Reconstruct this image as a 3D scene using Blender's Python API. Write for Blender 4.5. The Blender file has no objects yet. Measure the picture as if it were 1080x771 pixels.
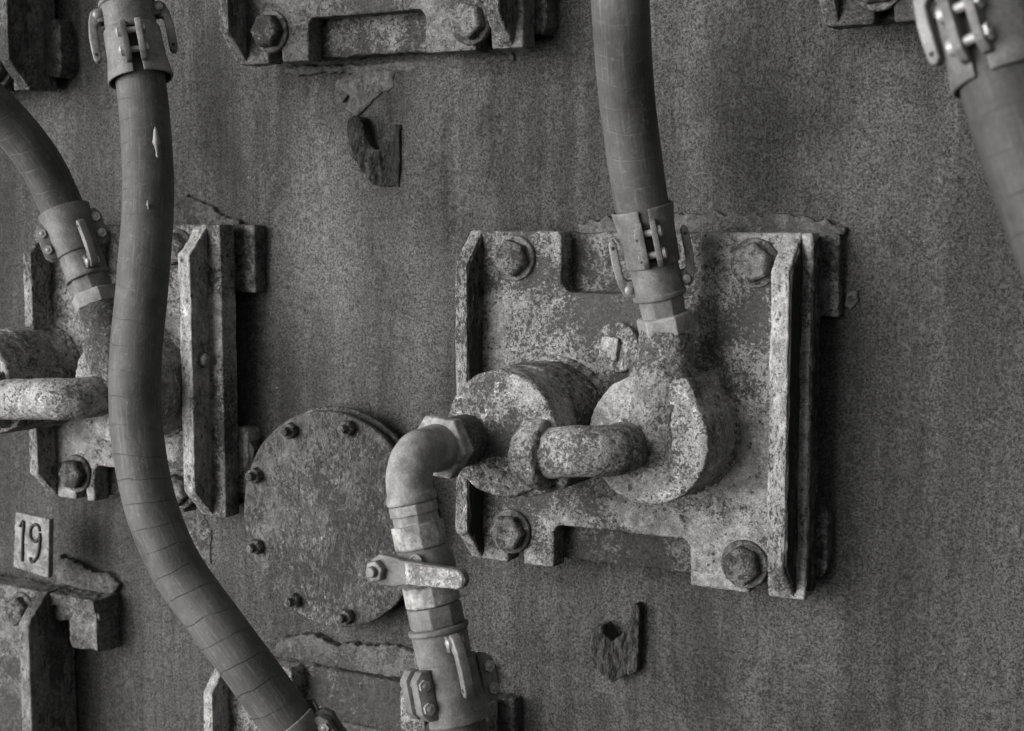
import bpy, bmesh, math, random
from mathutils import Vector, Matrix, noise
random.seed(7)
S = bpy.context.scene
col = S.collection

# ------------------------------------------------------------------ camera
F_PX, CX, CY = 1550.954, 540.0, 385.5          # of the 1080 px wide photograph
PITCH, YAW, DIST = math.radians(5.9082), math.radians(28.879), 1.55
fw = Vector((-math.sin(YAW)*math.cos(PITCH), math.cos(YAW)*math.cos(PITCH), -math.sin(PITCH)))
rt = Vector((math.cos(YAW), math.sin(YAW), 0))
up = rt.cross(fw)
CAM = -fw*DIST
cam = bpy.data.cameras.new('camera')
cam.sensor_width = 36; cam.lens = 36*F_PX/1080
cam.clip_start = .02; cam.clip_end = 200
cam.dof.use_dof = True; cam.dof.focus_distance = 1.46; cam.dof.aperture_fstop = 9
co = bpy.data.objects.new('camera', cam); col.objects.link(co)
co.matrix_world = Matrix(((rt.x, up.x, -fw.x, CAM.x), (rt.y, up.y, -fw.y, CAM.y), (rt.z, up.z, -fw.z, CAM.z), (0, 0, 0, 1)))
S.camera = co

# ------------------------------------------------------------------ light: overcast daylight reaching in from the left
SUN_EL, SUN_AZ = math.radians(6), math.radians(-36)     # azimuth measured from the wall's outward normal (-Y) towards -X
w = bpy.data.worlds.new('World'); S.world = w; w.use_nodes = True
nt = w.node_tree; bg = nt.nodes['Background']
sky = nt.nodes.new('ShaderNodeTexSky'); sky.sky_type = 'NISHITA'; sky.sun_disc = False
sky.sun_elevation = SUN_EL; sky.air_density = 1.0; sky.dust_density = 4.0
sd = Vector((math.sin(SUN_AZ)*math.cos(SUN_EL), -math.cos(SUN_AZ)*math.cos(SUN_EL), math.sin(SUN_EL)))  # towards the sun
sky.sun_rotation = math.atan2(sd.x, sd.y)
grey = nt.nodes.new('ShaderNodeHueSaturation'); grey.inputs['Saturation'].default_value = .03
nt.links.new(sky.outputs[0], grey.inputs['Color']); nt.links.new(grey.outputs[0], bg.inputs[0])
bg.inputs[1].default_value = .07
sl = bpy.data.lights.new('sun', 'SUN'); sl.energy = 2.0; sl.angle = math.radians(58); sl.color = (1, .994, .984)
so = bpy.data.objects.new('sun', sl); col.objects.link(so)
so.rotation_euler = (-sd).to_track_quat('-Z', 'Y').to_euler()
S.view_settings.view_transform = 'Standard'; S.view_settings.look = 'None'
S.view_settings.exposure = 1.22; S.view_settings.gamma = 1
S.render.engine = 'CYCLES'

# ------------------------------------------------------------------ helpers (millimetres inside, metres in the scene)
MM = .001
def ray(px, py): return fw*F_PX + rt*(px-CX) - up*(py-CY)
def P(px, py, h):                                   # point seen at a pixel that stands h mm off the wall
    d = ray(px, py); t = (-h*MM - CAM.y)/d.y
    return (CAM + d*t)/MM
def proj(p):
    v = Vector(p)*MM - CAM; z = v.dot(fw)
    return CX + F_PX*v.dot(rt)/z, CY - F_PX*v.dot(up)/z
def h_at(X, Z, px):                                 # how far out along the normal through (X, Z) a pixel column is reached
    lo, hi = 0, 900
    for _ in range(50):
        m = (lo+hi)/2
        if proj((X, -m, Z))[0] > px: lo = m
        else: hi = m
    return lo

def frame(axis, hint=(0, 0, 1)):
    a = Vector(axis).normalized(); hnt = Vector(hint)
    if abs(a.dot(hnt.normalized())) > .95: hnt = Vector((1, 0, 0))
    u = (hnt - a*hnt.dot(a)).normalized()
    return a, u, a.cross(u)

class G:
    def __init__(s): s.b = bmesh.new(); s.uv = None
    def poly(s, vs): 
        try: return s.b.faces.new(vs)
        except ValueError: return None
    def prism(s, pts, h0, h1, top=None):            # outline in the wall's plane (x, z), raised from h0 to h1
        top = top or pts
        a = [s.b.verts.new((x, -h0, z)) for x, z in pts]; c = [s.b.verts.new((x, -h1, z)) for x, z in top]
        n = len(a)
        s.poly(a[::-1]); s.poly(c)
        for i in range(n): s.poly([a[i], a[(i+1) % n], c[(i+1) % n], c[i]])
        return s
    def slab(s, pts3, vec):                          # any planar outline pushed along a vector
        vec = Vector(vec)
        a = [s.b.verts.new(p) for p in pts3]; c = [s.b.verts.new(Vector(p)+vec) for p in pts3]
        n = len(a); s.poly(a[::-1]); s.poly(c)
        for i in range(n): s.poly([a[i], a[(i+1) % n], c[(i+1) % n], c[i]])
        return s
    def box(s, x0, x1, z0, z1, h0, h1): return s.prism([(x0, z0), (x1, z0), (x1, z1), (x0, z1)], h0, h1)
    def lathe(s, o, axis, prof, seg=48, hint=(0, 0, 1), a0=0, a1=None, rot=0):
        a, u, v = frame(axis, hint); o = Vector(o); full = a1 is None
        ang = [rot + (2*math.pi*i/seg if full else a0+(a1-a0)*i/seg) for i in range(seg if full else seg+1)]
        rings = []
        for t, r in prof: rings.append([s.b.verts.new(o+a*t+(u*math.cos(q)+v*math.sin(q))*r) for q in ang])
        n = len(ang)
        for j in range(len(rings)-1):
            for i in range(n if full else n-1):
                k = (i+1) % n
                s.poly([rings[j][i], rings[j][k], rings[j+1][k], rings[j+1][i]])
        if full:
            s.poly(rings[0][::-1]); s.poly(rings[-1])
        return s, rings
    def shell(s, o, axis, prof, thick, a0, a1, seg=28, hint=(0, 0, 1)):   # part of a ring with thickness
        prof2 = list(prof) + [(t, r-thick) for t, r in reversed(prof)]
        a, u, v = frame(axis, hint); o = Vector(o); m = len(prof2); cols = []
        for i in range(seg+1):
            q = a0+(a1-a0)*i/seg
            cols.append([s.b.verts.new(o+a*t+(u*math.cos(q)+v*math.sin(q))*r) for t, r in prof2])
        for i in range(seg):
            for j in range(m):
                k = (j+1) % m; s.poly([cols[i][j], cols[i][k], cols[i+1][k], cols[i+1][j]])
        s.poly(cols[0]); s.poly(cols[-1][::-1])
        return s
    def cyl(s, o, axis, r, L, seg=48, hint=(0, 0, 1), c=0, r2=None, rot=0):
        r2 = r if r2 is None else r2
        pr = [(0, r), (L, r2)] if not c else [(0, r-c), (c, r), (L-c, r2), (L, r2-c)]
        s.lathe(o, axis, pr, seg, hint, rot=rot); return s
    def hexa(s, o, axis, r, L, c=1.2, rot=0, n=6, hint=(0, 0, 1)):
        s.lathe(o, axis, [(0, r), (L-c, r), (L, r-c)], n, hint, rot=rot); return s
    def tube(s, pts, rad, seg=40, uv=False, wrap=None):
        pts = [Vector(p) for p in pts]; n = len(pts)
        tg = [(pts[min(i+1, n-1)]-pts[max(i-1, 0)]).normalized() for i in range(n)]
        _, u, _ = frame(tg[0], (0, -1, 0)); rings = []; L = 0; Ls = []
        for i, p in enumerate(pts):
            if i: L += (p-pts[i-1]).length
            Ls.append(L)
            u = (u-tg[i]*u.dot(tg[i])).normalized(); v = tg[i].cross(u)
            r0 = rad(i/(n-1)) if callable(rad) else rad
            ring = []
            for k in range(seg):
                r = r0
                if wrap:
                    ph = (L/wrap[0] + k/seg) % 1
                    r += wrap[1]*ph - wrap[1]*max(0, (ph-.88)/.12)*1.0
                    r += .35*noise.noise(Vector((L/40, math.cos(6.283*k/seg)*1.3, math.sin(6.283*k/seg)*1.3)))
                q = 2*math.pi*k/seg
                ring.append(s.b.verts.new(p+(u*math.cos(q)+v*math.sin(q))*r))
            rings.append(ring)
        lay = s.b.loops.layers.uv.verify() if uv else None
        for j in range(n-1):
            for k in range(seg):
                k2 = (k+1) % seg
                f = s.poly([rings[j][k], rings[j][k2], rings[j+1][k2], rings[j+1][k]])
                if lay and f:
                    for lp, (a, b) in zip(f.loops, [(k/seg, Ls[j]), ((k+1)/seg, Ls[j]), ((k+1)/seg, Ls[j+1]), (k/seg, Ls[j+1])]):
                        lp[lay].uv = (a, b*.01)
        s.poly(rings[0][::-1]); s.poly(rings[-1]); return s

def rough(me, amp, scale, stretch=(1, 1, 1), seed=0, amp2=0, scale2=1):
    nrm = [v.normal.copy() for v in me.vertices]
    off = Vector((seed*13.1, seed*7.7, seed*3.3))
    for v, n in zip(me.vertices, nrm):
        c = v.co/MM
        q = Vector((c.x*stretch[0], c.y*stretch[1], c.z*stretch[2]))
        d = amp*noise.fractal(q/scale+off, 1.0, 2.1, 3, noise_basis='PERLIN_ORIGINAL')
        if amp2: d += amp2*noise.noise(q/scale2+off)
        v.co += n*(d*MM)

def emit(g, name, mat, parent=None, voxel=None, bevel=0, disp=None, smooth=True, origin=None, sharp=35, segs=2):
    bmesh.ops.recalc_face_normals(g.b, faces=g.b.faces)
    if origin is not None: bmesh.ops.translate(g.b, verts=g.b.verts, vec=-Vector(origin))
    bmesh.ops.scale(g.b, verts=g.b.verts, vec=(MM,)*3)
    me = bpy.data.meshes.new(name); g.b.to_mesh(me); g.b.free()
    o = bpy.data.objects.new(name, me); col.objects.link(o)
    if voxel or bevel:
        if voxel:
            m = o.modifiers.new('r', 'REMESH'); m.mode = 'VOXEL'; m.voxel_size = voxel*MM
            m = o.modifiers.new('s', 'SMOOTH'); m.iterations = 2; m.factor = .5
        else:
            m = o.modifiers.new('b', 'BEVEL'); m.width = bevel*MM; m.segments = segs; m.limit_method = 'ANGLE'; m.angle_limit = math.radians(32)
        dg = bpy.context.evaluated_depsgraph_get()
        me2 = bpy.data.meshes.new_from_object(o.evaluated_get(dg)); o.modifiers.clear()
        old = o.data; o.data = me2; bpy.data.meshes.remove(old); me = me2; me.name = name
    if disp: rough(me, **disp)
    me.materials.clear(); me.materials.append(mat)
    if smooth:
        me.shade_smooth()
        if not voxel: me.set_sharp_from_angle(angle=math.radians(sharp))
    if parent is not None: o.parent = parent
    return o
def thing(name, label, cat, loc=(0, 0, 0), group=None, mat3=None):
    o = bpy.data.objects.new(name, None); col.objects.link(o); o.empty_display_size = .05
    o.location = Vector(loc)*MM
    if mat3 is not None: o.matrix_world = Matrix.Translation(Vector(loc)*MM) @ mat3.to_4x4()
    return tag(o, label, cat, group)
def tag(o, label, cat, group=None):
    o['label'] = label; o['category'] = cat
    if group: o['group'] = group
    return o
def copy_tree(o, parent=None):
    c = o.copy(); col.objects.link(c)
    if parent is not None: c.parent = parent
    for ch in list(o.children): copy_tree(ch, c)
    return c

# ------------------------------------------------------------------ materials
def N(nt, t, **k):
    n = nt.nodes.new('ShaderNode'+t)
    for a, b in k.items():
        if a in n.inputs: n.inputs[a].default_value = b
        else: setattr(n, a, b)
    return n
def rgb(v, warm=1.0): return (v*(1+.014*warm), v, v*(1-.016*warm), 1)
class M:
    def __init__(s, name, rgh=.75, metal=0, spec=.3):
        m = bpy.data.materials.new(name); m.use_nodes = True; s.m = m; s.t = m.node_tree
        s.b = s.t.nodes['Principled BSDF']; s.b.inputs['Roughness'].default_value = rgh
        s.b.inputs['Metallic'].default_value = metal; s.b.inputs['Specular IOR Level'].default_value = spec
        tc = N(s.t, 'TexCoord'); oi = N(s.t, 'ObjectInfo')
        mul = N(s.t, 'Math', operation='MULTIPLY'); s.l(oi.outputs['Random'], mul.inputs[0]); mul.inputs[1].default_value = 37
        add = N(s.t, 'VectorMath', operation='ADD'); s.l(tc.outputs['Object'], add.inputs[0]); s.l(mul.outputs[0], add.inputs[1])
        s.co = add.outputs[0]; s.tc = tc
    def l(s, a, b): s.t.links.new(a, b)
    def map(s, sc, src=None):
        n = N(s.t, 'Mapping'); n.inputs['Scale'].default_value = sc; s.l(src or s.co, n.inputs[0]); return n.outputs[0]
    def noise(s, scale, detail=4, rough=.6, src=None, dist=0):
        n = N(s.t, 'TexNoise'); n.inputs['Scale'].default_value = scale; n.inputs['Detail'].default_value = detail
        n.inputs['Roughness'].default_value = rough; n.inputs['Distortion'].default_value = dist
        s.l(src or s.co, n.inputs['Vector']); return n.outputs['Fac']
    def mr(s, x, a, b, c=0, d=1, smooth=True):
        n = N(s.t, 'MapRange'); n.interpolation_type = 'SMOOTHSTEP' if smooth else 'LINEAR'
        s.l(x, n.inputs[0])
        for i, q in enumerate((a, b, c, d)): n.inputs[i+1].default_value = q
        return n.outputs[0]
    def ma(s, op, a, b):
        n = N(s.t, 'Math', operation=op)
        for i, q in enumerate((a, b)):
            if isinstance(q, (int, float)): n.inputs[i].default_value = q
            else: s.l(q, n.inputs[i])
        return n.outputs[0]
    def mix(s, f, a, b):
        n = N(s.t, 'Mix', data_type='RGBA'); s.put(f, n.inputs[0]); s.put(a, n.inputs[6]); s.put(b, n.inputs[7]); return n.outputs[2]
    def put(s, a, i):
        if isinstance(a, (int, float, tuple)): i.default_value = a
        else: s.l(a, i)
    def mul(s, c, f):
        n = N(s.t, 'VectorMath', operation='SCALE'); s.l(c, n.inputs[0]); s.put(f, n.inputs['Scale']); return n.outputs[0]
    def bump(s, h, dist, strength=1, prev=None):
        n = N(s.t, 'Bump'); n.inputs['Distance'].default_value = dist; n.inputs['Strength'].default_value = strength
        s.l(h, n.inputs['Height'])
        if prev: s.l(prev, n.inputs['Normal'])
        return n.outputs[0]
    def done(s, c, nrm=None):
        s.put(c, s.b.inputs['Base Color'])
        if nrm: s.l(nrm, s.b.inputs['Normal'])
        return s.m

def rusty(name, light, dark, pit=.58, pit_scale=130, patch=.12, crust=0, cs=70, grain=.42, bumpd=.0012, stretch=(1, 1, 1)):
    m = M(name, .85, 0, .2)
    c = m.map(stretch)
    big = m.noise(7, 5, .6, c); cl = m.noise(26, 4, .6, c)
    off = m.ma('ADD', m.ma('MULTIPLY', m.ma('SUBTRACT', big, .5), patch*4), m.ma('MULTIPLY', m.ma('SUBTRACT', cl, .5), .5))
    pm = m.mr(m.ma('ADD', m.noise(pit_scale, 9, .74, c), off), pit-.035, pit+.035)         # flaked patches
    pf = m.mr(m.ma('ADD', m.noise(pit_scale*2.6, 3, .7, c), m.ma('MULTIPLY', off, .8)), pit-.01, pit+.035)   # fine pits
    vo = N(m.t, 'TexVoronoi', feature='F1'); vo.inputs['Scale'].default_value = pit_scale*.8; m.l(c, vo.inputs['Vector'])
    dots = m.ma('MULTIPLY', m.mr(vo.outputs['Distance'], .20, .34, 1, 0), m.mr(m.ma('ADD', m.noise(90, 3, .6, c), m.ma('MULTIPLY', big, .5)), .72, .84))
    pm = m.ma('MAXIMUM', m.ma('MAXIMUM', m.ma('MULTIPLY', pm, .9), m.ma('MULTIPLY', pf, .85)), m.ma('MULTIPLY', dots, .9))
    n3 = m.noise(620, 3, .75); n4 = m.noise(75, 6, .7, c); n5 = m.noise(240, 3, .7, c)
    base = m.mix(m.mr(n4, .34, .66), rgb(light*.6), rgb(light*1.25))
    base = m.mix(m.mr(big, .42, .68, 0, .75), base, rgb((light+dark)*.42))
    if crust:
        k = m.ma('MULTIPLY', m.mr(m.noise(cs, 6, .75, c), .53, .64), m.mr(m.noise(14, 3), .42, .6))
        base = m.mix(m.ma('MULTIPLY', k, crust), base, rgb(min(.75, light*2.2)))
    c1 = m.mix(pm, base, rgb(dark))
    c1 = m.mul(c1, m.mr(n3, .3, .7, 1-grain, 1+grain, False))
    c1 = m.mul(c1, m.mr(n5, .3, .7, .72, 1.3, False))
    h = m.ma('SUBTRACT', m.ma('ADD', m.ma('MULTIPLY', n3, .55), m.ma('ADD', m.ma('MULTIPLY', n4, .9), m.ma('MULTIPLY', n5, .8))), m.ma('MULTIPLY', pm, .5))
    return m.done(c1, m.bump(h, bumpd*1.3, 1))

MAT = {}
MAT['plate'] = rusty('painted_cast_plate', .31, .055, pit=.585, pit_scale=210, patch=.21, crust=.25)
MAT['plate_dark'] = rusty('rusted_cast_block', .22, .05, pit=.52, pit_scale=150, patch=.16, bumpd=.002)
MAT['flange'] = rusty('rusted_flange_steel', .33, .05, pit=.59, pit_scale=220, stretch=(1, 1, .55), crust=.3)
MAT['boss'] = rusty('corroded_boss_casting', .36, .07, pit=.575, pit_scale=150, patch=.11, crust=1, bumpd=.0022)
MAT['pipe'] = rusty('crusted_pipe', .39, .08, pit=.59, pit_scale=190, patch=.07, crust=.7, bumpd=.0016)
MAT['bolt'] = rusty('dark_rusted_bolt', .17, .045, pit=.54, patch=.1, bumpd=.0016)
MAT['cover'] = rusty('rusted_cover_steel', .11, .045, pit=.57, pit_scale=160, patch=.05, crust=.9, cs=170, grain=.45, stretch=(1.2, 1, .72))
MAT['aged'] = rusty('aged_cast_plate', .17, .06, pit=.57, pit_scale=230, patch=.14, crust=.5)
MAT['aged_flange'] = rusty('aged_flange_steel', .19, .05, pit=.57, pit_scale=200, stretch=(1, 1, .55), crust=.4)
MAT['scale'] = rusty('dark_rough_strip', .13, .035, pit=.52, pit_scale=140, patch=.1, grain=.5, stretch=(1, 1, .35), bumpd=.003)  # darker, rougher finish for the strips along right-facing edges
MAT['stub'] = rusty('rusted_stub', .22, .06, pit=.54, pit_scale=170, patch=.18, crust=.6, bumpd=.0016)
MAT['lug'] = rusty('rusted_lug', .15, .045, pit=.55)
MAT['hook'] = rusty('torn_steel', .09, .03, pit=.55, bumpd=.0025, stretch=(1, 1, .5))
MAT['scab'] = rusty('scaling_paint', .125, .07, pit=.62, crust=.3)
MAT['nipple'] = rusty('dark_threaded_pipe', .23, .07, pit=.56, pit_scale=200)
MAT['brass'] = rusty('weathered_fitting', .33, .15, pit=.63, pit_scale=60, patch=.05, grain=.1, bumpd=.0004)
MAT['handle_paint'] = rusty('peeling_handle_paint', .42, .15, pit=.545, pit_scale=200, patch=.1, grain=.12, bumpd=.0008)

def cast(name, v, rgh=.6, metal=.0, speck=.35, b=.0007):
    m = M(name, rgh, metal, .4)
    n = m.noise(45, 5, .65); g = m.noise(500, 3, .7); d = m.noise(30, 6, .7)
    c = m.mix(m.mr(n, .3, .72), rgb(v*.62), rgb(v*1.2))
    c = m.mix(m.mr(d, .48, .66, 0, .7), c, rgb(v*.45))
    c = m.mul(c, m.mr(g, .25, .75, 1-speck, 1+speck, False))
    return m.done(c, m.bump(m.ma('ADD', m.ma('MULTIPLY', g, .5), n), b, 1))
MAT['elbow'] = cast('galvanised_elbow', .27, .6)
MAT['cam'] = cast('cast_aluminium_dull', .16, .6, .05)
MAT['camlight'] = cast('cast_aluminium_pale', .27, .6, .05)
MAT['camdark'] = cast('cast_aluminium_dark', .12, .5, .1)
MAT['lever'] = cast('cam_lever_metal', .21, .5, .1)
MAT['bright'] = cast('bright_bolt_steel', .42, .42, .3)
MAT['valve'] = cast('dark_valve_body', .15, .55)
MAT['tag'] = rusty('number_tag_paint', .27, .09, pit=.64, pit_scale=90, grain=.2)
MAT['ink'] = cast('black_stencil_paint', .03, .7)

def hose_mat(name, k):
    m = M(name, .62, 0, .35)
    uvm = N(m.t, 'UVMap'); sep = N(m.t, 'SeparateXYZ'); m.l(uvm.outputs[0], sep.inputs[0])
    ph = m.ma('FRACT', m.ma('ADD', m.ma('ADD', m.ma('MULTIPLY', sep.outputs[1], 100/25.0), sep.outputs[0]), m.ma('MULTIPLY', m.noise(9, 3, .6), 1.1)), 0)
    seam = m.ma('ADD', m.mr(ph, .93, .975), 0); seam2 = m.mr(ph, 0.0, .03, 1, 0)
    seam = m.ma('MULTIPLY', m.ma('MAXIMUM', seam, 0), m.mr(m.noise(22, 4, .65), .36, .62, .25, 1))
    d1 = m.noise(16, 5, .6); d2 = m.noise(420, 3, .6)
    cmb = N(m.t, 'CombineXYZ'); m.l(m.ma('MULTIPLY', sep.outputs[0], 60), cmb.inputs[0]); m.l(m.ma('MULTIPLY', sep.outputs[1], 2.2), cmb.inputs[1])
    st = m.noise(1.0, 4, .6, cmb.outputs[0])
    c = m.mix(m.mr(d1, .3, .7), rgb(.055), rgb(.105))
    c = m.mix(m.mr(m.noise(90, 5, .75), .5, .75, 0, .5), c, rgb(.17))
    c = m.mix(m.mr(st, .5, .72, 0, .4), c, rgb(.2))
    c = m.mix(m.ma('MULTIPLY', seam, .36), c, rgb(.07))
    sc_ = m.mr(m.noise(70, 2, .5, m.map((1, 1, 1)), 2.5), .685, .72)
    c = m.mix(m.ma('MULTIPLY', sc_, .2), c, rgb(.36))
    c = m.mul(c, m.mr(d2, .3, .7, .9*k, 1.1*k, False))
    return m.done(c, m.bump(m.ma('SUBTRACT', m.ma('ADD', m.ma('MULTIPLY', d2, .45), m.ma('MULTIPLY', ph, .5)), seam), .0008, .9))
MAT['hose'] = hose_mat('hose_rubber', 1.0); MAT['hose_dark'] = hose_mat('dark_hose_rubber', .6)

m = M('furnace_shell_rust', .8, 0, .25)
src = m.tc.outputs['Object']
g1 = m.noise(380, 3, .75, src); g2 = m.noise(90, 4, .7, src); g3 = m.noise(850, 2, .7, src)
cell = N(m.t, 'TexVoronoi', feature='F1'); cell.inputs['Scale'].default_value = 330; m.l(src, cell.inputs['Vector'])
v1 = m.noise(1, 5, .6, m.map((5.5, 1, .9), src)); v2 = m.noise(1, 4, .65, m.map((42, 1, 2.6), src)); v3 = m.noise(1, 3, .6, m.map((150, 1, 9), src))
big = m.noise(4.5, 4, .6, src)
c = m.mix(m.mr(v1, .36, .64), rgb(.036, 1.3), rgb(.088, 1))
c = m.mix(m.mr(v2, .42, .72, 0, .5), c, rgb(.13, .7))
c = m.mix(m.mr(v3, .45, .7, 0, .5), c, rgb(.035, 1.5))
c = m.mix(m.mr(big, .5, .68, 0, .55), c, rgb(.038, 1.6))
# broad clouds of paler scale and darker rust
wob = N(m.t, 'TexNoise'); wob.inputs['Scale'].default_value = 9; wob.inputs['Detail'].default_value = 4; m.l(src, wob.inputs['Vector'])
wv = N(m.t, 'VectorMath', operation='MULTIPLY_ADD'); m.l(wob.outputs['Color'], wv.inputs[0]); wv.inputs[1].default_value = (.14, 0, .14); m.l(src, wv.inputs[2])
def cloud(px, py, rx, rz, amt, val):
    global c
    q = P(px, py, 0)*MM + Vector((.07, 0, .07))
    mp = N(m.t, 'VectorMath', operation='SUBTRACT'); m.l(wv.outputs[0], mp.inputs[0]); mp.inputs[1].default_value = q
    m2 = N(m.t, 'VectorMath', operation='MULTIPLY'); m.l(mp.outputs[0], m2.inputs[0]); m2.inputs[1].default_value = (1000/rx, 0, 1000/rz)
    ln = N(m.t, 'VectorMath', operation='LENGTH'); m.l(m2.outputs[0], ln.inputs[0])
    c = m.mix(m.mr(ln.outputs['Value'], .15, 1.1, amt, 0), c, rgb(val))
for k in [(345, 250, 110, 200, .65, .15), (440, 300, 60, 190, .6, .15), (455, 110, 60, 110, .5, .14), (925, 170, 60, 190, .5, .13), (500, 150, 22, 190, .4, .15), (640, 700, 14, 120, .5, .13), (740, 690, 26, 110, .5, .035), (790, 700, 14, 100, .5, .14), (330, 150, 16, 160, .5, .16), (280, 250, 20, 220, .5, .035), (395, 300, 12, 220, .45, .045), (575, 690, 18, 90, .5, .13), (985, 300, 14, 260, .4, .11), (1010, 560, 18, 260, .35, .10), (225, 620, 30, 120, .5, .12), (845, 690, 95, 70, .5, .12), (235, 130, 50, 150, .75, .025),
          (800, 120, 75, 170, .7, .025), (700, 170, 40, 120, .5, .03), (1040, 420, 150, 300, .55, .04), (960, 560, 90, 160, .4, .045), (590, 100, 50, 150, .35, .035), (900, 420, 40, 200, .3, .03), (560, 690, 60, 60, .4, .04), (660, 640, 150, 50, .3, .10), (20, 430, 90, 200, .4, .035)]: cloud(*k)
gg = m.ma('ADD', m.ma('MULTIPLY', g1, .6), m.ma('MULTIPLY', g3, .4))
c = m.mul(c, m.mr(gg, .42, .58, .42, 1.65, False))
c = m.mul(c, m.mr(g2, .35, .65, .82, 1.2, False))
vp = N(m.t, 'TexVoronoi', feature='F1'); vp.inputs['Scale'].default_value = 300; m.l(src, vp.inputs['Vector'])
pitm = m.ma('MULTIPLY', m.mr(vp.outputs['Distance'], .15, .4, 1, 0), m.mr(m.noise(60, 3, .6, src), .4, .6))
c = m.mix(m.ma('MULTIPLY', pitm, .45), c, rgb(.02, 1.5))
sp = m.ma('MULTIPLY', m.mr(m.noise(230, 3, .65, src), .66, .71), m.mr(m.noise(1, 4, .6, m.map((8, 1, 4), src)), .53, .64))
c = m.mix(m.ma('MULTIPLY', sp, .6), c, rgb(.34))
hh = m.ma('SUBTRACT', m.ma('ADD', m.ma('ADD', m.ma('MULTIPLY', g1, 1.0), m.ma('MULTIPLY', g3, .35)), m.ma('MULTIPLY', g2, .6)), m.ma('MULTIPLY', pitm, .35))
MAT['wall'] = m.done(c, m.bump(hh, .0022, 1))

# ------------------------------------------------------------------ the furnace wall
g = G()
x0, x1, z0, z1 = -2700, 1500, -1500, 1400
nx, nz = 210, 150
grid = [[g.b.verts.new((x0+(x1-x0)*i/nx, 11*noise.noise(Vector(((x0+(x1-x0)*i/nx)/190, 0, (z0+(z1-z0)*j/nz)/900))), z0+(z1-z0)*j/nz)) for j in range(nz+1)] for i in range(nx+1)]
for i in range(nx):
    for j in range(nz): g.poly([grid[i][j], grid[i+1][j], grid[i+1][j+1], grid[i][j+1]])
rim = [grid[i][0] for i in range(nx+1)]+[grid[nx][j] for j in range(1, nz+1)]+[grid[i][nz] for i in range(nx-1, -1, -1)]+[grid[0][j] for j in range(nz-1, 0, -1)]
bk = [g.b.verts.new((v.co.x, 40, v.co.z)) for v in rim]
for i in range(len(rim)): g.poly([rim[i], bk[i], bk[(i+1) % len(rim)], rim[(i+1) % len(rim)]])
g.poly(bk)
wall = thing('furnace_wall', 'rusty dark steel furnace shell wall behind all the plates and hoses', 'wall')
emit(g, 'shell', MAT['wall'], wall)

def ragged(pts, step=4, amp=3, seed=0, n0=0):     # roughen an outline
    out = []
    for i in range(len(pts)):
        a = Vector(pts[i]); b = Vector(pts[(i+1) % len(pts)]); L = (b-a).length; k = max(1, int(L/step))
        nrm = Vector((-(b-a).y, (b-a).x)).normalized() if L else Vector((0, 0))
        for j in range(k):
            p = a+(b-a)*j/k
            d = amp*noise.noise(Vector((p.x/9, p.y/9, seed))) + .6*amp*noise.noise(Vector((p.x/3, p.y/3, seed+5)))
            out.append(tuple(p+nrm*d))
    return out
def pxpoly(pl, h): return [(P(x, y, h).x, P(x, y, h).z) for x, y in pl]
def scab(name, px, h0, h1, mat, parent, seed=0, amp=2.5, voxel=1.6, top=None):
    pl = ragged(pxpoly(px, (h0+h1)/2), 3, amp, seed)
    g = G().prism(pl, h0-8, h1)
    return emit(g, name, mat, parent, voxel=voxel, disp=dict(amp=1.0, scale=9, seed=seed))
scab('paint_scab', [(361, 84), (384, 70), (402, 67), (416, 76), (416, 93), (398, 100), (388, 112), (376, 124), (366, 116), (369, 102), (360, 95)], 0, 3, MAT['scab'], wall, 1)
scab('paint_scab', [(893, 308), (903, 306), (906, 318), (898, 328), (890, 322)], 0, 4, MAT['scab'], wall, 2, 1.5)
scab('paint_scab', [(1066, 555), (1076, 553), (1077, 568), (1067, 570)], 0, 3, MAT['scab'], wall, 3, 1.5)
scab('paint_scab', [(198, 545), (215, 541), (224, 560), (222, 596), (208, 590), (200, 570)], 0, 3, MAT['lug'], wall, 4, 2)

scab('paint_scab', [(300, 70), (380, 68), (470, 62), (541, 56), (543, 63), (520, 66), (488, 70), (470, 77), (455, 74), (425, 76), (405, 72), (380, 78), (340, 76), (318, 80), (300, 76)], 0, 3, MAT['scab'], wall, 6, 3)
scab('paint_scab', [(356, 84), (376, 78), (372, 96), (360, 108), (352, 100)], 0, 2.2, MAT['scab'], wall, 7, 3)

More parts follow.
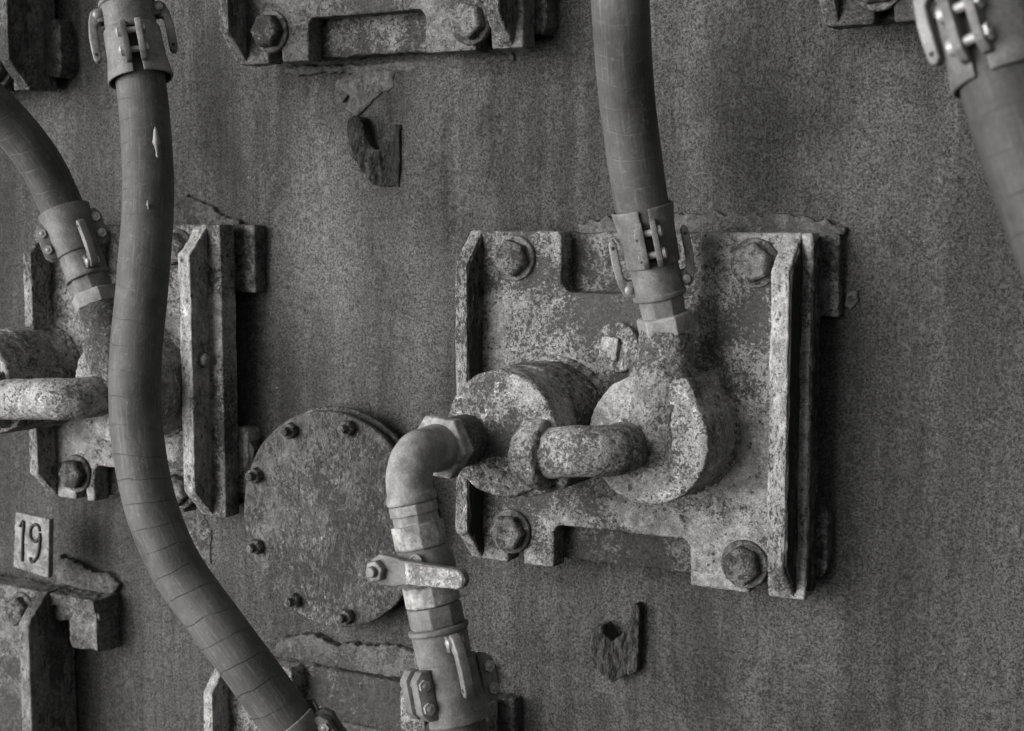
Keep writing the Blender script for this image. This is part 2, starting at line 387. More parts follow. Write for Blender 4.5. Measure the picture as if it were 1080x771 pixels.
# ------------------------------------------------------------------ cooler plates
CGRP = 'rusted cooling plates bolted on the furnace wall'
def bolt(parent, x, z, h, r=19, hh=15, mat='bolt', washer=True, rot=.3, seed=0):
    g = G().hexa((0, 0, 0), (0, -1, 0), r, hh, 3, rot)
    b = emit(g, 'bolt', MAT[mat], parent, voxel=1.3, disp=dict(amp=.7, scale=7, seed=seed))
    b.location = (x*MM, -h*MM, z*MM)
    if washer:
        g = G().cyl((0, 5, 0), (0, -1, 0), r*1.22, 8, 40, c=1)
        emit(g, 'washer', MAT['aged'], b, voxel=1.4, disp=dict(amp=.5, scale=6, seed=seed+1))
    return b
def plate(label, XL=-22, XR=338, ZB=-198, ZT=142, lip=11, bolts=True, notch=True, seed=0, low=False, aged=False, scale=False, F=50, FL=80, lug=15):
    t = thing('cooling_plate', label, 'cooling plate', (0, 0, 0), CGRP)
    fw_ = 14; PM = MAT['aged' if aged else 'plate']; FM = MAT['aged_flange' if aged else 'flange']
    a, b = XL+fw_-1, XR
    nt_ = pxpoly([(592, 305), (737, 305)], F); nb = pxpoly([(584, 545), (728, 560)], F)
    k = (XR-XL)/360.0
    ntx0, ntx1 = XL+(nt_[0][0]+22)*k, XL+(nt_[1][0]+22)*k; nbx0, nbx1 = XL+(nb[0][0]+22)*k, XL+(nb[1][0]+22)*k
    ntz = ZT-60; nbz = ZB+45
    bx0, bx1 = a+32, b-lip-43
    sl = lambda x: [(x+20, ZB), (x+18, ZB+26), (x+10, ZB+32), (x+2, ZB+26), (x+2, ZB)]
    pl = [(a, ZT)]
    if notch: pl += [(ntx0-4, ZT), (ntx0, ZT-5), (ntx0, ntz+8), (ntx0+8, ntz), (ntx1-8, ntz), (ntx1, ntz+8), (ntx1, ZT)]
    pl += [(b, ZT), (b, ZB)] + sl(bx1-2)
    if notch: pl += [(nbx1, ZB), (nbx1, nbz-6), (nbx1-6, nbz), (nbx0+6, nbz), (nbx0, nbz-6), (nbx0, ZB)]
    pl += sl(bx0-2)+[(a, ZB)]
    g = G().prism(pl, 24, F)
    emit(g, 'face_plate', PM, t, voxel=1.8, disp=dict(amp=.9, scale=22, seed=seed, amp2=.45, scale2=5))
    g = G().prism(ragged([(a+14, ZB+5), (b-22, ZB+5), (b-22, ZT-2), (a+14, ZT-2)], 6, 1.5, seed), -8 if True else 0, 25)
    emit(g, 'backing_block', MAT['plate_dark'], t, voxel=2.2, disp=dict(amp=1.6, scale=14, seed=seed+2, amp2=.8, scale2=5))
    ch = 34
    def flange(x0, x1, f0):
        prof = [(f0, ZB), (F-2, ZB), (FL, ZB+ch), (FL, ZT-ch), (F-2, ZT), (f0, ZT)]
        g = G().slab([(x0, -h, z) for h, z in prof], (x1-x0, 0, 0))
        return emit(g, 'flange', FM, t, voxel=1.6, disp=dict(amp=1.0, scale=10, stretch=(1, 1, .3), seed=seed+3, amp2=.5, scale2=4))
    flange(XL, XL+fw_, 22)
    flange(XR-lip-17, XR-lip+.5, 22 if not low else 4)
    if scale:  # thin strips, darker and rougher, on the right-facing flange and plate faces only
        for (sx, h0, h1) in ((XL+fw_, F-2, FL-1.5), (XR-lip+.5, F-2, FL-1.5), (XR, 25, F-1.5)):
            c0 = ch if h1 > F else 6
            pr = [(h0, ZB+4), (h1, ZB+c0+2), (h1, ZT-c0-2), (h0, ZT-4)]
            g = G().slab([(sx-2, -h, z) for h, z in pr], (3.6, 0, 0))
            emit(g, 'dark_rough_strip', MAT['scale'], t, voxel=1.1, disp=dict(amp=1.5, scale=5, stretch=(1, 1, .22), seed=seed+7, amp2=.7, scale2=2.5))
    # lugs on the right-hand side
    g = G().box(XR-26, XR+lug, ZT-78, ZT-1, -8, 16)
    emit(g, 'lug', MAT['lug'], t, voxel=1.8, disp=dict(amp=1, scale=9, seed=seed+4))
    g = G().prism([(XR-26, ZB+20), (XR+lug-9, ZB+16), (XR+lug-4, ZB+24), (XR+lug-4, ZB+78), (XR+lug-9, ZB+86), (XR-26, ZB+84)], -8, 20)
    emit(g, 'lug', MAT['lug'], t, voxel=1.8, disp=dict(amp=1, scale=9, seed=seed+5))
    if bolts:
        i = 0
        for (x, z) in ((bx0+8, ZT-27), (b-lip-43, ZT-28), (bx0+4, ZB+33), (b-lip-48, ZB+28)):
            bolt(t, x, z, F+1, rot=.2+.7*i, seed=seed+i); i += 1
    return t
def sealant(t, pl, hs, seed, off=(0, 0)):
    g = G().prism(ragged(pxpoly(pl, hs/2), 2.5, 4.5, seed), -8, hs)
    o = emit(g, 'sealant', MAT['scab'], t, voxel=1.7, disp=dict(amp=1.2, scale=9, seed=seed), origin=(t.location/MM))
    return o

def fittings(t, seed=0, stub_to=None, blob=True):
    # two round bosses, the crossover pipe between them and the stub that takes the hose, all welded to the plate
    LB = Vector((76, 0, -46)); RB = Vector((209, 0, -47))
    hl, hr = 163, 124
    g = G().cyl((LB.x, -44, LB.z), (0, -1, 0), 60.5, hl-44, 72, c=2)
    emit(g, 'boss', MAT['boss'], t, voxel=1.8, disp=dict(amp=1.3, scale=14, seed=seed, amp2=.6, scale2=4))
    g = G().lathe((LB.x, -44, LB.z), (0, -1, 0), [(0, 64), (3, 63), (8, 60)], 72)[0]
    g.lathe((RB.x, -44, RB.z), (0, -1, 0), [(0, 63), (3, 62), (8, 59)], 72)
    emit(g, 'weld_bead', MAT['boss'], t, voxel=1.6, disp=dict(amp=1.8, scale=6, seed=seed+1))
    return LB, RB, hl, hr

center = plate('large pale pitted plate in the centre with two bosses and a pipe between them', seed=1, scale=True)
sealant(center, [(612, 236), (640, 230), (700, 226), (760, 224), (800, 228), (850, 226), (868, 233), (892, 239), (890, 252), (612, 252)], 9, 3)
F50 = 50
LB = Vector((77, 0, -46)); RB = Vector((209, 0, -47)); HL, HR = 163, 124
stub_end = P(704, 350, 92)
stub_dir = (stub_end-Vector((RB.x, -88, RB.z))).normalized()
def fit_out(t, stub_end, stub_r=25.5, seed=0, left_nipple=True):
    g = G().cyl((LB.x, -44, LB.z), (0, -1, 0), 60, HL-44, 72, c=2)
    b1 = emit(g, 'boss', MAT['boss'], t, voxel=1.8, disp=dict(amp=1.2, scale=14, seed=seed, amp2=.6, scale2=4))
    g = G(); g.lathe((LB.x, -80, LB.z), (0, -1, 0), [(0, 59), (1, 61.8), (38, 61.8), (39, 59)], 72)
    emit(g, 'sleeve', MAT['boss'], b1, voxel=1.6, disp=dict(amp=.7, scale=9, seed=seed+8))
    # right boss with its raised teardrop shoulder
    sdir = (Vector(stub_end)-Vector((RB.x, -88, RB.z))).normalized()
    q = Vector((sdir.x, sdir.z)).normalized(); n = Vector((q.y, -q.x))
    c2 = Vector((RB.x, RB.z)); R = 60; pl = []
    a_s = math.atan2(q.y, q.x)
    for i in range(49):
        a = a_s+math.radians(34.5) + math.radians(273.5)*i/48
        pl.append(tuple(c2+Vector((math.cos(a), math.sin(a)))*R))
    top = 56
    pl += [tuple(c2+n*39+q*(top-2)), tuple(c2+n*34+q*(top+4)), tuple(c2-n*20+q*(top)), tuple(c2-n*30+q*(top-8))]
    g = G(); a3 = []
    g.cyl((RB.x, -44, RB.z), (0, -1, 0), 60, HR-44, 72, c=2)
    g.prism(pl, 44, 121)
    b2 = emit(g, 'boss', MAT['boss'], t, voxel=1.8, disp=dict(amp=1.2, scale=12, seed=seed+3, amp2=.6, scale2=4))
    base = Vector((RB.x+2, -102, RB.z)); sdir = (Vector(stub_end)-base).normalized(); L = (Vector(stub_end)-base).length
    g = G(); g.lathe(base, sdir, [(-34, 6), (-32, 14), (-26, 22), (-16, 28), (-4, 31.5), (8, 32), (top+5, 32), (top+9, 30.5), (top+12, stub_r+1), (L, stub_r-.5)], 56)
    emit(g, 'stub_pipe', MAT['stub'], t, voxel=1.5, disp=dict(amp=.9, scale=9, seed=seed+4, amp2=.4, scale2=3))
    so_ = P(591, 481, 165); sx, sz = so_.x+LB.x-77, so_.z
    g = G().prism([(LB.x-14, LB.z-58), (LB.x+8, LB.z-60), (LB.x+30, LB.z-58), (sx, sz-31), (sx+10, sz-10), (sx-10, sz+20), (LB.x-14, LB.z-10)], 60, 158)
    hb, hf = 166, 170
    g.lathe((sx-48, -hb, sz), (1, 0, 0), [(0, 9), (4, 19), (10, 26), (18, 30.5), (26, 32.5), (34, 32.5), (36.5, 30.5), (38, 25)], 48)
    g.cyl((sx-22, -100, sz), (0, -1, 0), 25, hb-100, 40)
    g.lathe((LB.x+12, -160, LB.z-12), (0, -1, 0), [(-6, 48), (1, 42), (6, 30)], 40)
    emit(g, 'pipe_socket', MAT['boss'], t, voxel=1.7, disp=dict(amp=1.2, scale=12, seed=seed+9, amp2=.7, scale2=4))
    # crossover pipe, bent into the face of each boss
    ex, ez = RB.x-19, RB.z-7; r = 23.4
    pts = [Vector((ex, -112, ez)), Vector((ex, -132, ez))]
    for i in range(1, 9):
        a = math.radians(90*i/8); pts.append(Vector((ex-27*(1-math.cos(a)), -(hf-27)-27*math.sin(a), ez)))
    q0 = pts[-1].copy(); q1 = Vector((sx-24, -hb, sz))
    for i in range(1, 9): pts.append(q0+(q1-q0)*i/8)
    g = G().tube(pts, r, 44)
    emit(g, 'crossover_pipe', MAT['pipe'], t, voxel=1.5, disp=dict(amp=.5, scale=14, seed=seed+5, amp2=.35, scale2=3.5))
    g = G(); g.lathe((ex, -HR+3, ez), (0, -1, 0), [(0, 29), (3, 28), (6, 24)], 40)
    g.lathe((LB.x, -F50+1, LB.z), (0, -1, 0), [(0, 65), (5, 64), (8, 60)], 72); g.lathe((RB.x, -F50+1, RB.z), (0, -1, 0), [(0, 64), (4, 63), (7, 60)], 72)
    emit(g, 'weld_bead', MAT['pipe'], t, voxel=1.5, disp=dict(amp=2.0, scale=5, seed=seed+12))
    if left_nipple:
        nb = P(492, 464, HL); hn = h_at(nb.x, nb.z, 470)
        g = G().cyl((nb.x, -HL+6, nb.z), (0, -1, 0), 24.5, hn-HL+6, 48, c=.8)
        emit(g, 'pipe_nipple', MAT['nipple'], t, voxel=1.2, disp=dict(amp=.4, scale=5, seed=seed+7, stretch=(1, .3, 1)))
        return nb, hn
nb, hn = fit_out(center, stub_end, seed=11)
# round plug with a raised square head
pp = P(653, 366, 50)
g = G().cyl((0, 4, 0), (0, -1, 0), 24.5, 11, 44, c=1.5)
pg = emit(g, 'plug', MAT['flange'], center, voxel=1.3, disp=dict(amp=.7, scale=7, seed=31)); pg.location = pp*MM
g = G().prism([(-17, -10), (2, -13), (5, 9), (-13, 12)], 5, 12)
emit(g, 'square_head', MAT['flange'], pg, voxel=1.2, disp=dict(amp=.7, scale=6, seed=32))

# the other plates of the grid
proto2 = plate('dark rusted plate at the top with its lower half showing above the forked scar', seed=5, aged=True)
proto2.location = Vector((-298, 0, 521))*MM
def inst(src, dx, dz, label):
    c = copy_tree(src); c.location = Vector((dx, 0, dz))*MM; c['label'] = label; return c
bc = plate('mottled plate at the bottom edge behind the lower end of the big hose', seed=15)
bc.location = Vector((-341, 0, -497))*MM
sealant(bc, [(288, 700), (290, 684), (300, 672), (330, 668), (345, 673), (360, 680), (372, 676), (392, 681), (415, 678), (440, 686), (480, 690), (520, 700), (520, 722)], 12, 17)
inst(proto2, 366, 523, 'corner of a rusted plate at the top edge right of the centre hose')
left = plate('rusted plate behind the big curved hose with speckled vertical flange', XL=-629, XR=-349, ZB=-190, ZT=147, lip=19, lug=22, seed=7, notch=True)
sealant(left, [(184, 212), (198, 206), (214, 214), (226, 219), (236, 228), (254, 234), (250, 246), (184, 246)], 6, 9)
bx = bolt(left, 0, 0, 0, r=8, hh=9, mat='plate', washer=True, rot=0, seed=3)
bx.rotation_euler = (0, 0, math.pi/2); bx.location = Vector((-368.5, -62, -6))*MM

corner = plate('dark plate at the lower left under the number tag', XL=-960, XR=-640, ZB=-660, ZT=-314, lip=1, low=True, aged=True, seed=9, notch=False)
g = G().box(-610, -566, -384, -318, -8, 40); emit(g, 'lug', MAT['aged'], corner, voxel=2, disp=dict(amp=4, scale=28, seed=4, amp2=1.5, scale2=7))
c = plate('dark plate in the upper left corner beside the hose coupling', XL=-960, XR=-640, ZB=309, ZT=650, lip=1, low=True, aged=True, lug=27, seed=10, notch=False)

exec_later = []
# ------------------------------------------------------------------ left plate fittings
lb_off = P(118, 412, 124) - Vector((209, -124, -47))
holder = left
tmp = bpy.data.objects.new('tmp', None); col.objects.link(tmp)
LB0, RB0 = LB.copy(), RB.copy()
st2 = P(104, 322, 100)
LB = LB0 - Vector((48, 0, 0))
fit_out(tmp, st2-lb_off, seed=21, left_nipple=False)
LB = LB0
for ch in list(tmp.children):
    ch.parent = left; ch.location = Vector(ch.location)+Vector((lb_off.x, 0, lb_off.z))*MM
bpy.data.objects.remove(tmp)

# ------------------------------------------------------------------ cam-lock hose couplings
KGRP = 'cam lever hose couplings'
def coupling(label, p0, p1, roll=0, croll=0, hexnut=True, base_r=29, group=KGRP, front=None, s=1.0, thick=6, adapter=True, pale=False):
    """runs from p0 (fitting end) towards p1 (hose end); local z = axis, local -y = where the clamp's bolts face"""
    a = (Vector(p1)-Vector(p0)).normalized()
    f = Vector(front) if front else (CAM/MM-Vector(p0)).normalized(); y = -(f-a*f.dot(a)).normalized(); x = y.cross(a)
    R = Matrix((x, y, a)).transposed() @ Matrix.Rotation(roll, 3, 'Z')
    t = thing('hose_coupling', label, 'hose coupling', p0, group, R)
    A = (0, 0, 1); H = (0, -1, 0)
    t.matrix_world = Matrix.Translation(Vector(p0)*MM) @ (R @ Matrix.Diagonal((s, s, 1))).to_4x4()
    if hexnut:
        g = G().hexa((0, 0, 0), A, base_r+1.5, 17, 2, .35, hint=H)
        emit(g, 'hex_nut', MAT['camlight'], t, bevel=1, disp=None)
    if adapter:
        g = G(); g.lathe((0, 0, 15), A, [(0, 25), (3, 24.5), (14, 25.5), (19, 25.5)], 8, H, rot=.4)
        emit(g, 'adapter', MAT['cam'], t, bevel=.8)
    g = G(); g.lathe((0, 0, 33), A, [(0, 25), (.6, 27.6), (1.5, 28.2), (4.5, 28.2), (5.5, 26.5), (8, 26.0), (30, 25.6), (34, 26.2), (36, 26.0)], 64, H)
    for sx in (1, -1):
        g.slab([(sx*24, -7, 40), (sx*31, -7, 40), (sx*31, -7, 54), (sx*24, -7, 54)], (0, 4, 0))
        g.slab([(sx*24, 4, 40), (sx*31, 4, 40), (sx*31, 4, 54), (sx*24, 4, 54)], (0, 4, 0))
    emit(g, 'body', MAT['cam'], t, bevel=.7)
    crot = Matrix.Rotation(croll, 4, 'Z')
    for sy in (1, -1):
        g = G()
        # local y- side is angle 0 with this hint
        a0, a1 = (math.radians(9), math.radians(171)) if sy == 1 else (math.radians(189), math.radians(351))
        g.shell((0, 0, 64), A, [(0, 27.6), (2, 28.2), (30, 29.2), (52, 32.6), (54, 32.3)], 2.4, a0, a1, 36, H)
        
        # the shell spans angle a0..a1 from the -y direction; find on which x side it lies
        _, u, v = frame(A, H); side = (u*math.cos((a0+a1)/2)+v*math.sin((a0+a1)/2)).x
        sg = 1 if side > 0 else -1
        for yy in (-1, 1):
            pr = [(yy*25, 65), (yy*34, 65), (yy*40.5, 72), (yy*41, 101), (yy*36, 108), (yy*25, 109)]
            g.slab([(sg*4.2, y_, z_) for y_, z_ in pr], (sg*thick, 0, 0))
        emit(g, 'clamp_shell', MAT['camlight'] if (pale and sg < 0) else MAT['cam'], t, bevel=.9).matrix_local = crot
    for yy in (-1, 1):
        for zz in (77, 97):
            g = G()
            e_ = thick-6
            g.lathe((-14-e_, yy*34, zz), (1, 0, 0), [(0, 1), (.6, 2.4), (3, 3.0), (3.6, 3.2), (24+2*e_, 3.2), (24.5+2*e_, 5.6), (28+2*e_, 5.4), (29.6+2*e_, 3.4), (30+2*e_, 1)], 20)
            g.hexa((-13-e_, yy*34, zz), (1, 0, 0), 5.6, 4, .8)
            emit(g, 'clamp_bolt', MAT['bright'], t, bevel=0).matrix_local = crot
    for sx in (1, -1):
        pr = [(26, 41), (32, 38.5), (37, 42), (40.5, 52), (42.5, 68), (42.5, 80), (42, 90), (39.5, 94), (36, 94), (33.6, 90), (33.6, 80), (33.8, 70), (33, 57), (27, 52)]
        g = G().slab([(sx*x_, -5 if True else 0, z_) for x_, z_ in pr], (0, 10, 0))
        lv = emit(g, 'cam_lever', MAT['lever'], t, bevel=1.6, segs=3)
        g = G(); g.lathe((sx*30.5, -9, 46), (0, 1, 0), [(0, 2), (1.2, 4), (3, 4.6), (15, 4.6), (16.8, 4), (18, 2)], 20)
        emit(g, 'pivot_pin', MAT['bright'], lv)
        g = G(); g.cyl((sx*38, -5.3, 87), (0, 1, 0), 1.8, 10.6, 14)
        emit(g, 'lever_hole', MAT['ink'], lv)
    return t, a

def spline(pts, n=160):
    pts = [Vector(p) for p in pts]
    e = [pts[0]*2-pts[1]]+pts+[pts[-1]*2-pts[-2]]; out = []
    for i in range(len(pts)-1):
        p0, p1, p2, p3 = e[i:i+4]
        d01 = max((p1-p0).length, 1)**.5; d12 = max((p2-p1).length, 1)**.5; d23 = max((p3-p2).length, 1)**.5
        m1 = (p2-p1) + ((p1-p0)/d01 - (p2-p0)/(d01+d12))*d12
        m2 = (p2-p1) + ((p3-p2)/d23 - (p3-p1)/(d12+d23))*d12
        k = n//(len(pts)-1)
        for j in range(k):
            t = j/k; out.append((2*t**3-3*t*t+1)*p1+(t**3-2*t*t+t)*m1+(-2*t**3+3*t*t)*p2+(t**3-t*t)*m2)
    out.append(pts[-1])
    # even spacing of 2.2 mm
    res = [out[0]]; acc = 0
    for a, b in zip(out, out[1:]):
        L = (b-a).length
        while acc+L >= 2.2:
            a = a+(b-a)*((2.2-acc)/L); res.append(a); L = (b-a).length; acc = 0
        acc += L
    return res
def hose(label, pts, r=24.8, group='wrapped rubber hoses', seed=0, mat='hose'):
    sp = spline(pts, 400); n_ = len(sp)
    g = G().tube(sp, lambda q: r-3.2*max(0, 1-q*n_*2.2/26), 72, uv=True, wrap=(1e9, 0))
    o = emit(g, 'hose', MAT[mat], None, sharp=60)
    return tag(o, label, 'hose', group)

# centre coupling and hose
c_end = P(679, 228, 112)
_, ax = coupling('coupling with clamp bolts facing forward on the centre plate below the vertical hose', stub_end, c_end, s=.88)
top_c = stub_end + ax*115
hose('nearly vertical rubber hose at top centre above the middle plate', [stub_end+ax*62, top_c, P(662, 110, 150), P(655, 20, 190), P(651, -80, 205), P(650, -200, 205)], seed=1)

# far left coupling and hose, clamp turned so its flanges face forward
fl_end = P(62, 208, 105)
_, ax = coupling('coupling leaning left with clamp flange bolts beside it on the far left plate', st2, fl_end, roll=math.radians(112), croll=math.radians(-22), s=.93)
hose('rubber hose rising to the left edge above the leaning coupling', [st2+ax*62, st2+ax*112, P(38, 165, 130), P(-8, 112, 170), P(-70, 60, 230), P(-170, 10, 280)], seed=2)

# big curved hose and its coupling, hose end hanging down
b0 = P(127, -32, 205); b1 = P(151, 97, 215)
t, ax = coupling('coupling at the top left edge with both cam levers pointing down', b0, b1, roll=math.radians(0), pale=True)
L = (b1-b0).length
hose('big curved rubber hose sweeping down across the left plate', [b0+ax*62, b0+ax*108, P(152, 118, 222), P(156.5, 200, 250), P(151, 290, 275), P(143, 380, 290), P(144, 450, 300), P(158, 530, 305), P(186, 598, 305), P(226, 655, 300), P(268, 712, 290), P(304, 762, 275)], r=24.8, seed=3)
cl0 = P(300, 757, 277); cl1 = P(330, 800, 262)
coupling('coupling half hidden below the lower end of the big curved hose', cl0+(cl1-cl0).normalized()*120, cl0, roll=math.radians(60))

# pale blobs of dried paint stuck on the big hose
big_hose = bpy.data.objects['hose.002']
def drip(px, py, L, r, hh_):
    d = (P(px+1.5, py+20, hh_)-P(px-1.5, py-20, hh_)).normalized()
    prof = [(-L, .3), (-L*.8, r*.45), (-L*.3, r*.75), (0, r), (L*.2, r*.7), (L*.55, r*.35), (L*.85, r*.4), (L, .3)]
    g = G(); g.lathe(P(px, py, hh_), d, prof, 20)
    emit(g, 'paint_drip', MAT['camlight'], big_hose, bevel=0)
drip(165, 150, 15, 4, 258); drip(156, 216, 4.5, 1.4, 276)

# top right coupling and hose close to the camera
r0 = P(1000, -110, 430); r1 = P(1048, 45, 440)
_, ax = coupling('blurred coupling in the top right corner close to the viewer', r0, r1, roll=math.radians(20), s=.95)
hose('rubber hose leaving the right edge below the corner coupling', [r0+ax*62, r0+ax*108, P(1067, 110, 450), P(1098, 200, 465), P(1142, 310, 470), P(1215, 440, 450)], r=26, seed=4, mat='hose_dark')

# ------------------------------------------------------------------ elbow, ball valve and lower coupling hanging from the left boss
hx = h_at(nb.x, nb.z, 425)                                   # level of the hanging string
O = Vector((nb.x, -hx, nb.z))                               # corner of the elbow's centre line
dn = (P(470, 700, hx)-O).normalized(); dn = Vector((dn.x, 0, dn.z)).normalized()
el = thing('pipe_elbow', 'pale metal elbow turning down from the dark nipple of the left boss', 'pipe elbow', O)
g = G().hexa((0, (hx-hn)-1, 0), (0, -1, 0), 31.5, 14, 1.5, .45)
emit(g, 'lock_nut', MAT['brass'], el, bevel=1.2)
rb = 33; Yb = hx-hn-12
pts = [Vector((0, Yb, 0)), Vector((0, rb, 0))] if Yb > rb else [Vector((0, Yb+6, 0))]
for i in range(0, 15):
    a = math.radians(90*i/14); pts.append(Vector((0, rb*(1-math.sin(a)), 0))+dn*rb*(1-math.cos(a)))
pts.append(dn*(rb+8))
g = G().tube(pts, lambda t: 20.8 + (1.6 if t < .05 else 0), 56)
g.lathe(dn*(rb-1), dn, [(0, 20), (2, 22.2), (8, 22.5), (10, 21.5)], 56)
emit(g, 'elbow', MAT['elbow'], el, voxel=1.2, disp=dict(amp=.35, scale=12, seed=3))

PADDLE = 0
va = thing('ball_valve', 'ball valve with pale peeling lever handle hanging below the elbow', 'valve', O+dn*(rb+9))
H = (0, -1, 0)
g = G(); g.lathe((0, 0, 0), dn, [(0, 21.5), (2, 22), (9, 22), (10, 20.5), (17, 20.5), (18, 21.5)], 8, H, rot=.1); emit(g, 'threaded_collar', MAT['camlight'], va, bevel=.8)
g = G().hexa(dn*18, dn, 23.5, 22, 2, .15, n=8, hint=H); emit(g, 'hex_end', MAT['brass'], va, bevel=1)
g = G(); g.lathe(dn*40, dn, [(0, 21), (3, 23), (9, 26), (18, 26.8), (27, 26), (33, 23), (36, 21)], 48, H); vb = emit(g, 'valve_body', MAT['valve'], va, bevel=.6)
ring = G(); ring.lathe(Vector((9, -24.2, 0))+dn*46, (0, -1, 0), [(0, 6.5), (2.2, 6.3), (2.3, 5), (1.4, 4.8)], 24); emit(ring, 'casting_mark', MAT['valve'], vb)
g = G().hexa(dn*72, dn, 24.5, 19, 1.5, .15, n=8, hint=H); emit(g, 'hex_end', MAT['brass'], va, bevel=1)
g = G().hexa(dn*91.5, dn, 25, 19, 1.5, .4, n=8, hint=H); emit(g, 'hex_adapter', MAT['valve'], va, bevel=1)
# handle: hub nut on the left of the valve, paddle lying across its front
hub = P(400, 600, hx+30)-Vector(va.location)/MM; tip = P(489, 611, hx+38)-Vector(va.location)/MM
hv = (tip-hub); hu = hv.normalized(); hn_ = Vector((0, -1, 0)); hn_ = (hn_-hu*hn_.dot(hu)).normalized(); hw = hu.cross(hn_)
out = []
for (t_, w_) in [(-.09, 0), (-.06, -9), (.04, -14), (.2, -13), (.32, -11), (.8, -9), (.97, -8.5), (1.02, -6), (1.05, 0), (1.02, 6), (.97, 8.5), (.8, 9), (.32, 11), (.2, 13), (.04, 14), (-.06, 9)]:
    out.append(hub+hv*t_+hw*w_-hn_*4)
g = G().slab(out, hn_*8); hd = emit(g, 'handle', MAT['valve'], va, voxel=1.1, disp=dict(amp=.4, scale=8, seed=2))
out = [hub+hv*t_+hw*w_+hn_*0 for (t_, w_) in [(.36, -9.6), (.8, -8.3), (.97, -7.8), (1.015, -5), (1.03, 0), (1.015, 5), (.97, 7.8), (.8, 8.3), (.36, 9.6)]]
g = G().slab(out, hn_*5.6); emit(g, 'grip', MAT['handle_paint'], hd, voxel=1.1, disp=dict(amp=.5, scale=5, seed=6))
g = G(); g.hexa(hub+hn_*3+hu*2, hn_, 10, 8, 1.2, .3, hint=(1, 0, 0)); g.cyl(hub+hn_*10+hu*2, hn_, 5, 6, 20, hint=(1, 0, 0), c=1); emit(g, 'handle_nut', MAT['lever'], hd, bevel=.6)
g = G(); g.cyl(hub-hn_*30+hu*4, hn_, 9, 30, 24, hint=(1, 0, 0)); g.slab([hub-hn_*20-hw*9, hub-hn_*20+hw*9, hub-hn_*20+hw*9+hu*26, hub-hn_*20-hw*9+hu*26], hn_*12); emit(g, 'stem', MAT['valve'], hd, bevel=.8)
v0 = O+dn*(rb+9+77)
_, ax = coupling('coupling under the ball valve with four bright clamp bolts facing forward', v0, v0+dn*100, roll=math.radians(67), croll=math.radians(-3), thick=13, s=.96, hexnut=False, adapter=False)
hose('short length of hose leaving the bottom edge below the valve coupling', [v0+dn*62, v0+dn*110, v0+dn*200+Vector((6, 0, 0)), v0+dn*340+Vector((40, 0, 0))], seed=5)

# ------------------------------------------------------------------ round cover
cc = P(351, 547, 30)
cv = thing('round_cover', 'rusty round inspection cover with bolts around its edge left of the valve', 'cover', cc)
RC = 122
g = G(); g.lathe((0, 8, 0), (0, -1, 0), [(-46, RC-7), (-8, RC-7), (-6, RC-3), (-4, RC-3)], 96)
g.lathe((4, 12, 6), (0, -1, 0), [(0, RC-2), (6, RC-2)], 96)
emit(g, 'flange_ring', MAT['lug'], cv, voxel=2, disp=dict(amp=.8, scale=12, seed=2))
g = G(); g.lathe((0, 2, 0), (0, -1, 0), [(0, RC), (7, RC), (8.5, RC-1.5)], 120)
emit(g, 'cover_disc', MAT['cover'], cv, voxel=1.8, disp=dict(amp=.9, scale=25, seed=4, amp2=.35, scale2=5))
for i, (px, py) in enumerate([(305, 456), (362, 461), (270, 503), (271, 575), (308, 632), (398, 521), (402, 587), (362, 646)]):
    q = P(px+4, py, 37)-cc
    d = Vector((q.x, 0, q.z)); d = d.normalized()*(RC-13)
    g = G(); g.hexa((0, 0, 0), (0, -1, 0), 9.5, 9, 1.5, i*.5); g.cyl((0, -8, 0), (0, -1, 0), 5, 9, 18, c=1)
    b = emit(g, 'stud_nut', MAT['lug'], cv, voxel=.9, disp=dict(amp=.4, scale=4, seed=i)); b.location = Vector((d.x, -6.5, d.z))*MM
# small block on the wall left of the cover
q = P(262, 485, 10)
g = G().prism([(-10, -38), (9, -38), (9, 34), (4, 39), (-10, 39)], -6, 22)
o = emit(g, 'stop_block', MAT['plate'], None, voxel=1.6, disp=dict(amp=.8, scale=9, seed=8)); o.location = Vector((q.x, 0, q.z))*MM
tag(o, 'small upright steel block on the wall at the left edge of the round cover', 'block')

# ------------------------------------------------------------------ torn bracket stubs on the wall
BGRP = 'torn off bracket stubs'
def torn(label, px, h1, seed, flat):
    c0 = Vector((sum(P(*q, 8).x for q in px)/len(px), 0, sum(P(*q, 8).z for q in px)/len(px)))
    pl = ragged(pxpoly(px, h1*.6), 4, .7, seed)
    xs = [p[0] for p in pl]; xa, xb = min(xs), max(xs)
    g = G(); n = len(pl)
    a = [g.b.verts.new((x, 8, z)) for x, z in pl]
    c = [g.b.verts.new((x, -h1, z)) for x, z in pl]
    low = g.poly(a[::-1]); tri = g.poly(c)
    for i in range(n): g.poly([a[i], a[(i+1) % n], c[(i+1) % n], c[i]])
    bmesh.ops.triangulate(g.b, faces=[low, tri])
    for v in c: v.co.y = -max(6, h1*(1-max(0, (v.co.x-xa)/(xb-xa)-flat)/(1-flat)))
    o = emit(g, 'bracket_stub', MAT['hook'], None, voxel=1.1, disp=dict(amp=1.6, scale=5, seed=seed, stretch=(1, 1, .35)), origin=c0)
    o.location = c0*MM
    return tag(o, label, 'bracket stub', BGRP)
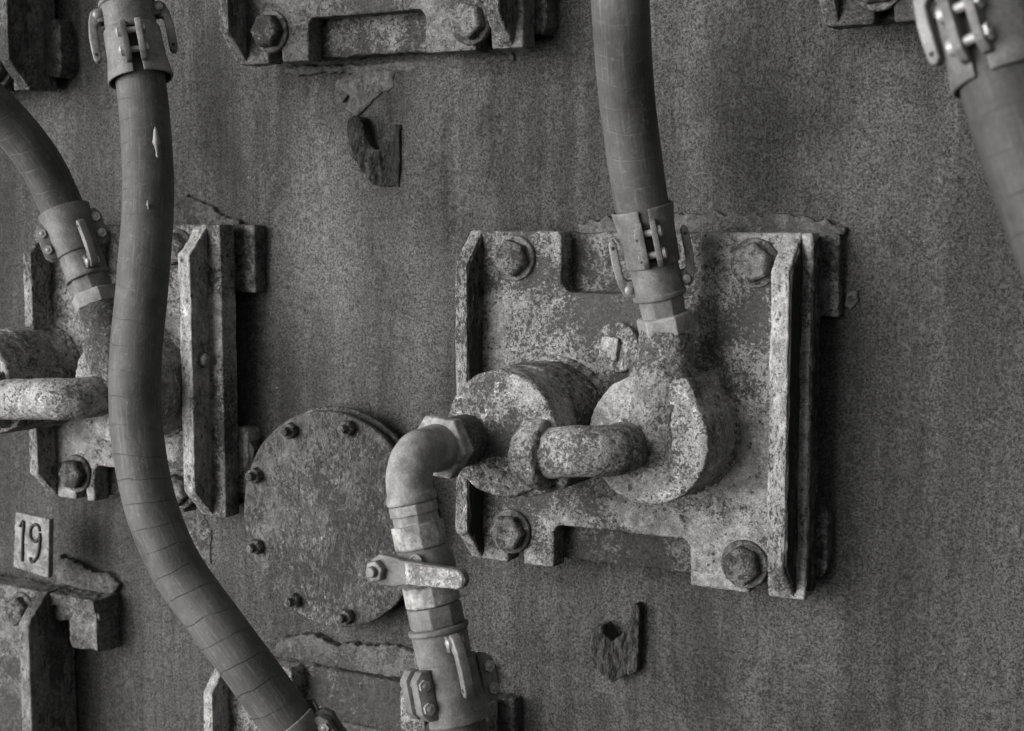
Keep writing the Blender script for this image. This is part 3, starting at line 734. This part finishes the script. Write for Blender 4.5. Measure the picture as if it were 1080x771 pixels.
torn('forked dark bracket stub under the paint scab below the top plate', [(371, 126), (376, 123), (384, 125), (387, 142), (392, 155), (397, 158), (404, 155), (411, 148), (413, 131), (418, 131), (418, 160), (417, 197), (408, 196), (398, 196), (392, 194), (384, 180), (379, 170), (371, 162)], 20, 1, .2)
torn('forked dark bracket stub below the centre plate', [(627, 661), (637, 659), (640, 670), (646, 675), (653, 673), (659, 664), (663, 652), (664, 640), (670, 638), (673, 641), (672, 660), (671, 690), (669, 711), (655, 714), (645, 719), (637, 708), (630, 700), (625, 692), (625, 678)], 18, 2, .25)

# ------------------------------------------------------------------ number tag
tp = P(34, 572, 62)
tg = thing('number_tag', 'small pale metal tag reading 19 standing on the lower left plate', 'tag', tp)
pl = [(tuple(((P(x, y, 62)-tp).x, (P(x, y, 62)-tp).z))) for x, y in [(14, 598), (16, 540), (52, 548), (51, 610)]]
g = G().prism(pl, -8, 0); emit(g, 'tag_plate', MAT['tag'], tg, voxel=1.1, disp=dict(amp=.5, scale=8, seed=1))
def digit(name, strokes, r=1.9):
    g = G()
    for st_ in strokes:
        pts = [P(x, y, 62)-tp for x, y in st_]
        pts = [Vector((p.x, -.7, p.z)) for p in pts]
        g.tube(spline([p for p in pts], 60)[::1] if len(pts) > 2 else pts, r, 10)
    emit(g, name, MAT['ink'], tg)
digit('digit_one', [[(21.5, 555), (25, 549.5), (24.3, 570), (24, 592)]])
c9 = (37.5, 562)
digit('digit_nine', [[(c9[0]+5.2*math.cos(a), c9[1]+9*math.sin(a)) for a in [i*math.pi/8 for i in range(17)]], [(42.8, 562), (42, 577), (39, 588), (34, 592.5), (32, 587)]])
g = G().box(-720, -563, -332, -316, -8, 46); g.prism([(-646, -332), (-563, -332), (-563, -345), (-600, -350), (-646, -352)], -8, 38)
emit(g, 'top_bar', MAT['aged'], corner, voxel=2, disp=dict(amp=3.5, scale=24, seed=14, amp2=1.4, scale2=6))
# crusted remnant of sealing behind the lower left plate
sealant(corner, [(52, 597), (64, 585), (80, 592), (95, 600), (118, 606), (128, 616), (120, 628), (60, 622)], 10, 13)
